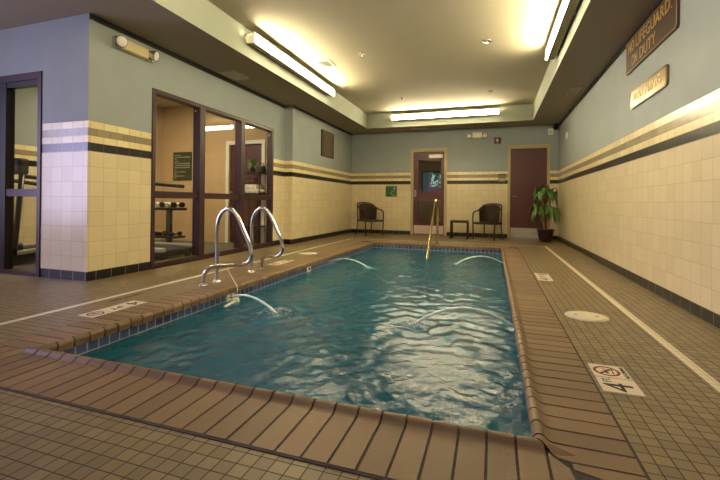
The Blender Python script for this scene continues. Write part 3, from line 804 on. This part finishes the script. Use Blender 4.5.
def mtile(t, x0, x1, y0, y1):
    bm = B(); box(bm, x0+.002, x1-.002, y0+.002, y1-.002, -.002, .003, .0008, 1); return obj('marker_tile', bm, M['marker'], t)
def nodive(t, cx, cy, s, ax, ay, mat=None):
    mat = mat or M['redink']
    X = Vector(ax); Y = Vector(ay); c = Vector((cx, cy, .0035)); bm = B()
    tube(bm, [c+X*math.cos(a)*s+Y*math.sin(a)*s for a in [2*PI*k/28 for k in range(28)]], s*.12, 6, closed=True)
    tube(bm, [c-X*s*.68+Y*s*.68, c+X*s*.68-Y*s*.68], s*.11, 6)
    for v in bm.verts: v.co.z = .003+min(max(v.co.z-.0035, -.0005), .0012)
    obj('prohibition_ring', bm, mat, t)
    bm = B()
    tube(bm, [c-X*s*.55-Y*s*.05, c-X*s*.1+Y*s*.18, c+X*s*.3-Y*s*.1], s*.12, 6); tube(bm, [c+X*s*.3-Y*s*.1, c+X*s*.55-Y*s*.4], s*.06, 6)
    tube(bm, [c+X*s*.35+Y*s*.2, c+X*s*.46+Y*s*.2], s*.12, 8); tube(bm, [c-X*s*.6-Y*s*.45, c+X*s*.5-Y*s*.52], s*.05, 6)
    for v in bm.verts: v.co.z = .003+min(max(v.co.z-.0035, -.0005), .0009)
    obj('diver_pictogram', bm, M['ink'], t)
# right near marker: reader faces the pool (-x): text right = +y, text up = -x
AX, AY = (0, 1, 0), (-1, 0, 0)
t = thing('depth_marker', 'white four foot depth marker with red no diving symbol, right deck', 'depth marker', (.553, 2.165, 0))
mtile(t, .468, .632, 2.005, 2.165); mtile(t, .468, .632, 2.168, 2.33)
text('numeral', '4', .17, M['ink'], t, (.552, 2.065, .0035), AX, AY, .0006, width=.085)
text('lettering', 'FT.', .05, M['ink'], t, (.513, 2.135, .0035), AX, AY, .0006, width=.045)
nodive(t, .538, 2.247, .052, AX, AY)
text('lettering', 'NO DIVING', .028, M['ink'], t, (.615, 2.249, .0035), AX, AY, .0008, width=.135)
t = thing('depth_marker', 'white depth marker tiles farther along the right deck past the round lid', 'depth marker', (.55, 4.94, 0))
mtile(t, .472, .625, 4.70, 4.853); mtile(t, .472, .625, 4.857, 5.01); mtile(t, .472, .625, 5.013, 5.165)
text('numeral', '4', .17, M['ink'], t, (.55, 4.775, .0035), AX, AY, .0006, width=.085)
text('lettering', 'FT', .10, M['ink'], t, (.55, 4.935, .0035), AX, AY, .0006, width=.10)
nodive(t, .549, 5.09, .05, AX, AY)
# left markers: reader faces the pool (+x): text right = -y, up = +x
AX, AY = (0, -1, 0), (1, 0, 0)
t = thing('depth_marker', 'white depth marker tiles on the left deck nearest the corner pier', 'depth marker', (-2.70, 2.26, 0))
for k in range(3): mtile(t, -2.775, -2.622, 2.03+k*.155, 2.183+k*.155)
nodive(t, -2.70, 2.108, .05, AX, AY)
for k in range(2):
    pass
text('numeral', '4', .15, M['ink'], t, (-2.70, 2.42, .0035), AX, AY, .0006, width=.08)
text('lettering', 'FT', .08, M['ink'], t, (-2.70, 2.27, .0035), AX, AY, .0006, width=.09)
t = thing('depth_marker', 'white depth marker tiles on the left deck beyond the far grab rail', 'depth marker', (-2.70, 4.76, 0))
for k in range(3): mtile(t, -2.775, -2.622, 4.53+k*.155, 4.683+k*.155)
nodive(t, -2.70, 4.608, .05, AX, AY)
text('numeral', '4', .15, M['ink'], t, (-2.70, 4.92, .0035), AX, AY, .0006, width=.08)
text('lettering', 'FT', .08, M['ink'], t, (-2.70, 4.77, .0035), AX, AY, .0006, width=.09)
t = thing('deck_lettering', 'dark lettering set in the deck tiles beside the near left marker', 'lettering', (-2.93, 2.5, 0))
text('lettering', 'NO DIVING', .05, M['ink'], t, (-2.93, 2.56, .0008), AX, AY, .0004, width=.30)

# wall fittings in the pool
def inlet(label, x, y, sgn):
    t = thing('pool_inlet', label, 'pool fitting', (x, y, -.095))
    bm = B(); box(bm, *(sorted((x, x+sgn*.008))), y-.055, y+.055, -.095, -.02, .003, 1); obj('faceplate', bm, M['white'], t)
    bm = B(); lathe(bm, [(.018, 0), (.018, sgn*.012), (.012, sgn*.013)], (x+sgn*.006, y, -.055), 14, 'x'); obj('nozzle', bm, M['ink'], t)
inlet('white inlet plate in the left waterline tiles by the floating thermometer', PX0, 3.10, 1)
inlet('white inlet plate in the left waterline tiles beyond the far grab rail', PX0, 4.74, 1)
t = thing('pool_thermometer', 'white tube thermometer floating by the left pool edge', 'thermometer', (-2.2, 3.02, ZW))
bm = B(); tube(bm, [(-2.17, 2.86, ZW+.004), (-2.175, 2.88, ZW+.008), (-2.2, 3.05, ZW+.012)], .013, 12); obj('barrel', bm, M['white'], t)
bm = B(); lathe(bm, [(.01, -.035), (.026, -.028), (.028, .0), (.022, .02), (.008, .03)], (-2.2, 3.07, ZW+.014), 14); obj('float_head', bm, M['white'], t)
bm = B(); tube(bm, smooth_path([(-2.2, 3.07, ZW+.03), (-2.235, 3.13, .02), (-2.31, 3.18, .07), (-2.42, 3.25, .14), (-2.5, 3.335, .186)], 4), .0028, 6)
tag(obj('tether_cord', bm, M['white']), 'thin white cord from grab rail to floating thermometer', 'cord')

# water jets
def jet(label, s, apex_z, e, sp=.0085):
    n = 26; pts = []; s = Vector(s); e = Vector(e)
    a = apex_z-s.z; b_ = apex_z-e.z; r_ = math.sqrt(max(a, 1e-4)); q_ = math.sqrt(b_); ta = r_/(r_+q_)
    for k in range(n+1):
        q = k/n; z = apex_z-((q-ta)*(r_+q_))**2
        pts.append(Vector((s.x+(e.x-s.x)*q, s.y+(e.y-s.y)*q, z)))
    bm = B(); tube(bm, pts, sp, 8, rr=[sp*(.6+.8*k/n)*(1+.15*math.sin(k*1.7)) for k in range(n+1)])
    tag(obj('water_jet', bm, M['jet']), label, 'water jet', 'arching water jets')
jet('arching water jet at the near left, crossing below the grab rails', (PX0, 3.03, -.06), .005, (-1.66, 2.86, ZW))
jet('arching water jet at the far left of the pool', (PX0, 5.42, -.06), .01, (-1.63, 5.3, ZW))
jet('largest arching water jet, from the near right pool edge', (PX1, 3.12, -.08), .045, (-.56, 2.97, ZW))
jet('faint arching water jet at the far right of the pool', (PX1, 6.35, -.07), .035, (-.53, 6.1, ZW))
for i, (lx, ly) in enumerate(LAND):
    bm = B()
    for k in range(90):
        a = R.uniform(0, 2*PI); d = abs(R.gauss(0, .075)); r_ = R.uniform(.0015, .005)
        h = max(0, R.gauss(.008, .012))*math.exp(-d*8)
        bmesh.ops.create_icosphere(bm, subdivisions=1, radius=r_, matrix=Matrix.Translation((lx+d*math.cos(a)*1.5, ly+d*math.sin(a), ZW+.006+h)) @ Matrix.Diagonal((1.9, 1.3, .6, 1)))
    tag(obj('splash_foam', bm, M['foam'], smooth=True), ['white splash where the near left jet lands', 'white splash where the far left jet lands', 'white splash where the largest near right jet lands', 'white splash where the faint far right jet lands'][i], 'splash', kind='stuff')

# ------------------------------------------------------------------ gym
GZ = .002
t = thing('dumbbell_rack', 'grey dumbbell rack on one post standing in the gym window', 'rack', (-5.14, 5.3, GZ))
bm = B(); box(bm, -5.36, -4.92, 5.12, 5.48, GZ, .05, .01); obj('base', bm, M['steel'], t)
bm = B(); box(bm, -5.18, -5.10, 5.27, 5.33, .05, .70); obj('post', bm, M['steel'], t)
bm = B(); box(bm, -5.38, -4.90, 5.16, 5.44, .66, .70, .008); obj('tray', bm, M['black'], t)
bm = B(); box(bm, -5.36, -4.92, 5.16, 5.44, .20, .23, .008); obj('tray', bm, M['black'], t)
def dumbbell(label, x, y, z, mat, r=.05):
    t = thing('dumbbell', label, 'dumbbell', (x, y, z), group='dumbbells on the gym rack')
    bm = B(); tube(bm, [(0, -.07, r), (0, .07, r)], .014, 10); obj('handle', bm, M['chrome'], t, True)
    for s in (-1, 1):
        bm = B(); tube(bm, [(0, s*.06, r), (0, s*.068, r), (0, s*.11, r), (0, s*.118, r)], r, 6, rr=[r*.8, r, r, r*.8]); obj('weight', bm, mat, t, True)
for k, (nm, mt) in enumerate((('white', 'white'), ('black', 'black'), ('white', 'white'), ('black', 'black'))):
    dumbbell(['white dumbbell at the left end of the top rack tray', 'black dumbbell second from left on the top rack tray', 'white dumbbell third from left on the top rack tray', 'black dumbbell at the right end of the top rack tray'][k], -5.32+k*.12, 5.3, .70, M[mt])
for k in range(3): dumbbell(['black dumbbell at the left of the lower rack tray', 'black dumbbell in the middle of the lower rack tray', 'black dumbbell at the right of the lower rack tray'][k], (-5.32, -5.235, -5.0)[k], 5.3, .23, M['black'], .038)

def treadmill(label, loc, rz):
    t = thing('treadmill', label, 'exercise machine', loc, rz)
    # local: deck along x, console at -x
    bm = B(); box(bm, -.75, .75, -.3, .3, .06, .15, .02); obj('deck', bm, M['black'], t, True)
    bm = B(); box(bm, -.55, .74, -.22, .22, .15, .158, .002, 1); obj('belt', bm, M['rubber'], t, True)
    for s in (-1, 1):
        bm = B(); box(bm, -.7, .75, s*.29-.045, s*.29+.045, .13, .185, .012); obj('side_rail', bm, M['silver'], t, True)
        bm = B(); tube(bm, [(-.62, s*.32, .1), (-.52, s*.32, 1.15)], .03, 10); obj('upright', bm, M['black'], t, True)
        bm = B(); tube(bm, smooth_path([(-.53, s*.32, 1.1), (-.3, s*.32, 1.09), (.5, s*.32, 1.03)], 4), .026, 10); obj('handrail', bm, M['rubber'], t, True)
    bm = B(); box(bm, -.80, -.45, -.3, .3, .06, .28, .05, 3); obj('motor_cover', bm, M['black'], t, True)
    bm = B(); box(bm, -.60, -.46, -.36, .36, 1.12, 1.32, .03, 2); cs = obj('console', bm, M['black'], t, True)
    bm = B(); box(bm, -.458, -.452, -.12, .12, 1.16, 1.28); obj('screen', bm, M['steel'], cs, True)
    for s in (-1, 1):
        for x in (-.7, .68):
            bm = B(); box(bm, x-.03, x+.03, s*.22-.03, s*.22+.03, 0, .065); obj('foot', bm, M['rubber'], t, True)
    return t
t0 = treadmill('black treadmill with silver side rails close behind the gym window', (-4.87, 4.45, GZ), 0)
dup(t0, (-5.95, 3.75, GZ), PI/2+.25, 'black treadmill seen through the glazed door left of the pier')

# towel shelf and plant
t = thing('towel_rack', 'dark metal shelf stand with towels at the right of the gym window', 'shelf', (-4.22, 6.41, GZ))
for x in (-4.43, -4.04):
    for y in (6.28, 6.54):
        bm = B(); tube(bm, [(x, y, GZ), (x, y, 1.36)], .012, 8); obj('post', bm, M['black'], t)
for z in (.35, .95, 1.34):
    bm = B(); box(bm, -4.45, -4.02, 6.26, 6.56, z, z+.02, .004, 1); obj('shelf', bm, M['black'], t)
for k, (x, z) in enumerate([(-4.37, .97), (-4.28, .97), (-4.19, .97), (-4.10, .97), (-4.325, 1.048), (-4.235, 1.048), (-4.145, 1.048)]):
    bm = B(); tube(bm, [(x, 6.28, z+.044), (x, 6.285, z+.044), (x, 6.535, z+.044), (x, 6.54, z+.044)], .05, 12, rr=[.03, .043, .043, .03])
    nm = ['leftmost', 'second from left', 'third from left', 'rightmost', 'leftmost', 'middle', 'rightmost'][k]
    tag(obj('rolled_towel', bm, M['towel']), 'rolled white towel, %s of the %s row on the gym shelf' % (nm, 'bottom' if k < 4 else 'upper'), 'towel', 'rolled towels on the gym shelf')
t = thing('potted_plant', 'small bushy green plant on top of the gym towel shelf', 'plant', (-4.27, 6.42, 1.36))
bm = B(); lathe(bm, [(.05, 1.36), (.07, 1.44), (.075, 1.46), (.06, 1.46), (.01, 1.45)], (-4.27, 6.42, 0), 18); obj('pot', bm, M['pot'], t)
fb = B()
for k in range(60):
    base = Vector((-4.27+R.uniform(-.03, .03), 6.40+R.uniform(-.03, .03), 1.45+R.uniform(0, .06))); leaf(fb, base, k*2.4, R.uniform(.07, .15), R.uniform(.06, .2), R.uniform(.0, .1), .02)
obj('foliage', fb, M['leaf'], t)
t = thing('radio', 'small black radio beside the plant on the gym towel shelf', 'radio', (-4.09, 6.42, 1.36))
bm = B(); box(bm, -4.15, -4.03, 6.36, 6.48, 1.36, 1.48, .015); obj('body', bm, M['black'], t)
bm = B(); tube(bm, smooth_path([(-4.14, 6.42, 1.47), (-4.13, 6.42, 1.52), (-4.09, 6.42, 1.53), (-4.05, 6.42, 1.52), (-4.04, 6.42, 1.47)], 4), .007, 8); obj('handle', bm, M['black'], t)
t = thing('light_switch', 'white light switch on the peach gym wall right of the rules sign', 'switch', (-5.60, 6.6, 1.10))
bm = B(); box(bm, -5.65, -5.55, 6.592, 6.6, 1.10, 1.22, .003, 1); obj('plate', bm, M['white'], t)
bm = B(); box(bm, -5.61, -5.59, 6.584, 6.592, 1.14, 1.18); obj('toggle', bm, M['white'], t)

# ------------------------------------------------------------------ outside the glazed back door
bm = B(); box(bm, -3.2, 0, YB+.15, 24, -.3, -.0); struct('floor.002', bm, M['pave'])
wall('wall_left.005', 'x', -3.0, -3.15, YB+.15, 13.5, 0, 2.6, [], M['gymwall'])
wall('wall_right.001', 'x', -.2, -.05, YB+.15, 13.5, 0, 2.6, [], M['gymwall'])
bm = B(); box(bm, -3.15, -.05, YB+.15, 13.65, 2.5, 2.62); struct('ceiling.003', bm, M['gymceil'])
wall('wall_back.002', 'y', 13.5, 13.65, -3.0, -.2, 0, 2.5, [(-2.3, -.9, .95, 1.9)], M['gymwall'])
window_bays('window_3', 'y', 13.5, -2.3, -.9, .95, 1.9, .04, [-1.6], None, .1, M['darkframe'], M['glass'], .05)
t = thing('ceiling_light', 'long lit ceiling light in the corridor beyond the glazed door', 'ceiling light', (-1.6, 11.8, 2.44))
bm = B(); box(bm, -2.3, -.9, 11.7, 11.9, 2.47, 2.5); obj('housing', bm, M['white'], t)
bm = B(); box(bm, -2.28, -.92, 11.72, 11.88, 2.44, 2.47, .01); obj('diffuser', bm, emit('corridor_diffuser', (255, 236, 180), 3), t)
bm = B(); box(bm, -3.3, .2, 17.5, 17.8, -.0, 1.55); tag(obj('garden_wall', bm, M['brickpink']), 'pinkish brick wall outside beyond the glazed door', 'wall')
bm = B(); lathe(bm, [(.2, 0), (.2, .1), (.15, .12), (.15, 2.6), (.2, 2.65), (.2, 2.8)], (-2.45, 15.2, 0), 20); tag(obj('column', bm, M['column']), 'grey round column outside, seen through the glazed door', 'column')
t = thing('tree', 'bright green leafy tree outside beyond the glazed door', 'tree', (-1.9, 19.3, -.3))
bm = B(); tube(bm, smooth_path([(-1.9, 19.3, -.3), (-1.95, 19.3, 1), (-1.9, 19.3, 2.4)], 4), .1, 10); obj('trunk', bm, M['cane'], t)
fb = B()
for k in range(1500):
    v = Vector((R.gauss(0, 1), R.gauss(0, 1), R.gauss(0, 1))).normalized()*R.uniform(.5, 1)
    p = Vector((-1.9, 19.3, 2.6))+Vector((v.x*1.6, v.y*1.0, v.z*1.4)); leaf(fb, p, R.uniform(0, 6.28), .18, .03, .08, .05)
obj('crown', fb, M['treeleaf'], t)

# ------------------------------------------------------------------ world, camera
w = bpy.data.worlds.new('World'); S.world = w; w.use_nodes = True
nt = w.node_tree; nt.nodes.clear()
sky = nt.nodes.new('ShaderNodeTexSky'); sky.sky_type = 'HOSEK_WILKIE'; sky.turbidity = 4
sky.sun_direction = Vector((.3, .6, .75)).normalized()
bg = nt.nodes.new('ShaderNodeBackground'); bg.inputs[1].default_value = 1.5
ow = nt.nodes.new('ShaderNodeOutputWorld'); nt.links.new(sky.outputs[0], bg.inputs[0]); nt.links.new(bg.outputs[0], ow.inputs[0])

cam = bpy.data.cameras.new('camera'); co = bpy.data.objects.new('camera', cam); COL.objects.link(co)
cam.sensor_fit = 'HORIZONTAL'; cam.sensor_width = 36; cam.lens = 36*397.5/720; cam.clip_start = .05; cam.clip_end = 200
cam.shift_y = -(240-202.07)/720
ya, pi_, ro = math.radians(18.5105), math.radians(.0762), math.radians(.604)
fwd = Vector((-math.sin(ya)*math.cos(pi_), math.cos(ya)*math.cos(pi_), math.sin(pi_)))
right = Vector((math.cos(ya), math.sin(ya), 0)); up = right.cross(fwd)
# the picture is turned clockwise by ro
r2 = right*math.cos(ro)+up*math.sin(ro); u2 = up*math.cos(ro)-right*math.sin(ro)
m = Matrix((r2, u2, -fwd)).transposed().to_4x4(); m.translation = Vector((0, 0, .82)); co.matrix_world = m
S.camera = co
S.view_settings.view_transform = 'Standard'; S.view_settings.look = 'None'; S.view_settings.gamma = 1
S.view_settings.use_curve_mapping = False; S.view_settings.exposure = 1.17
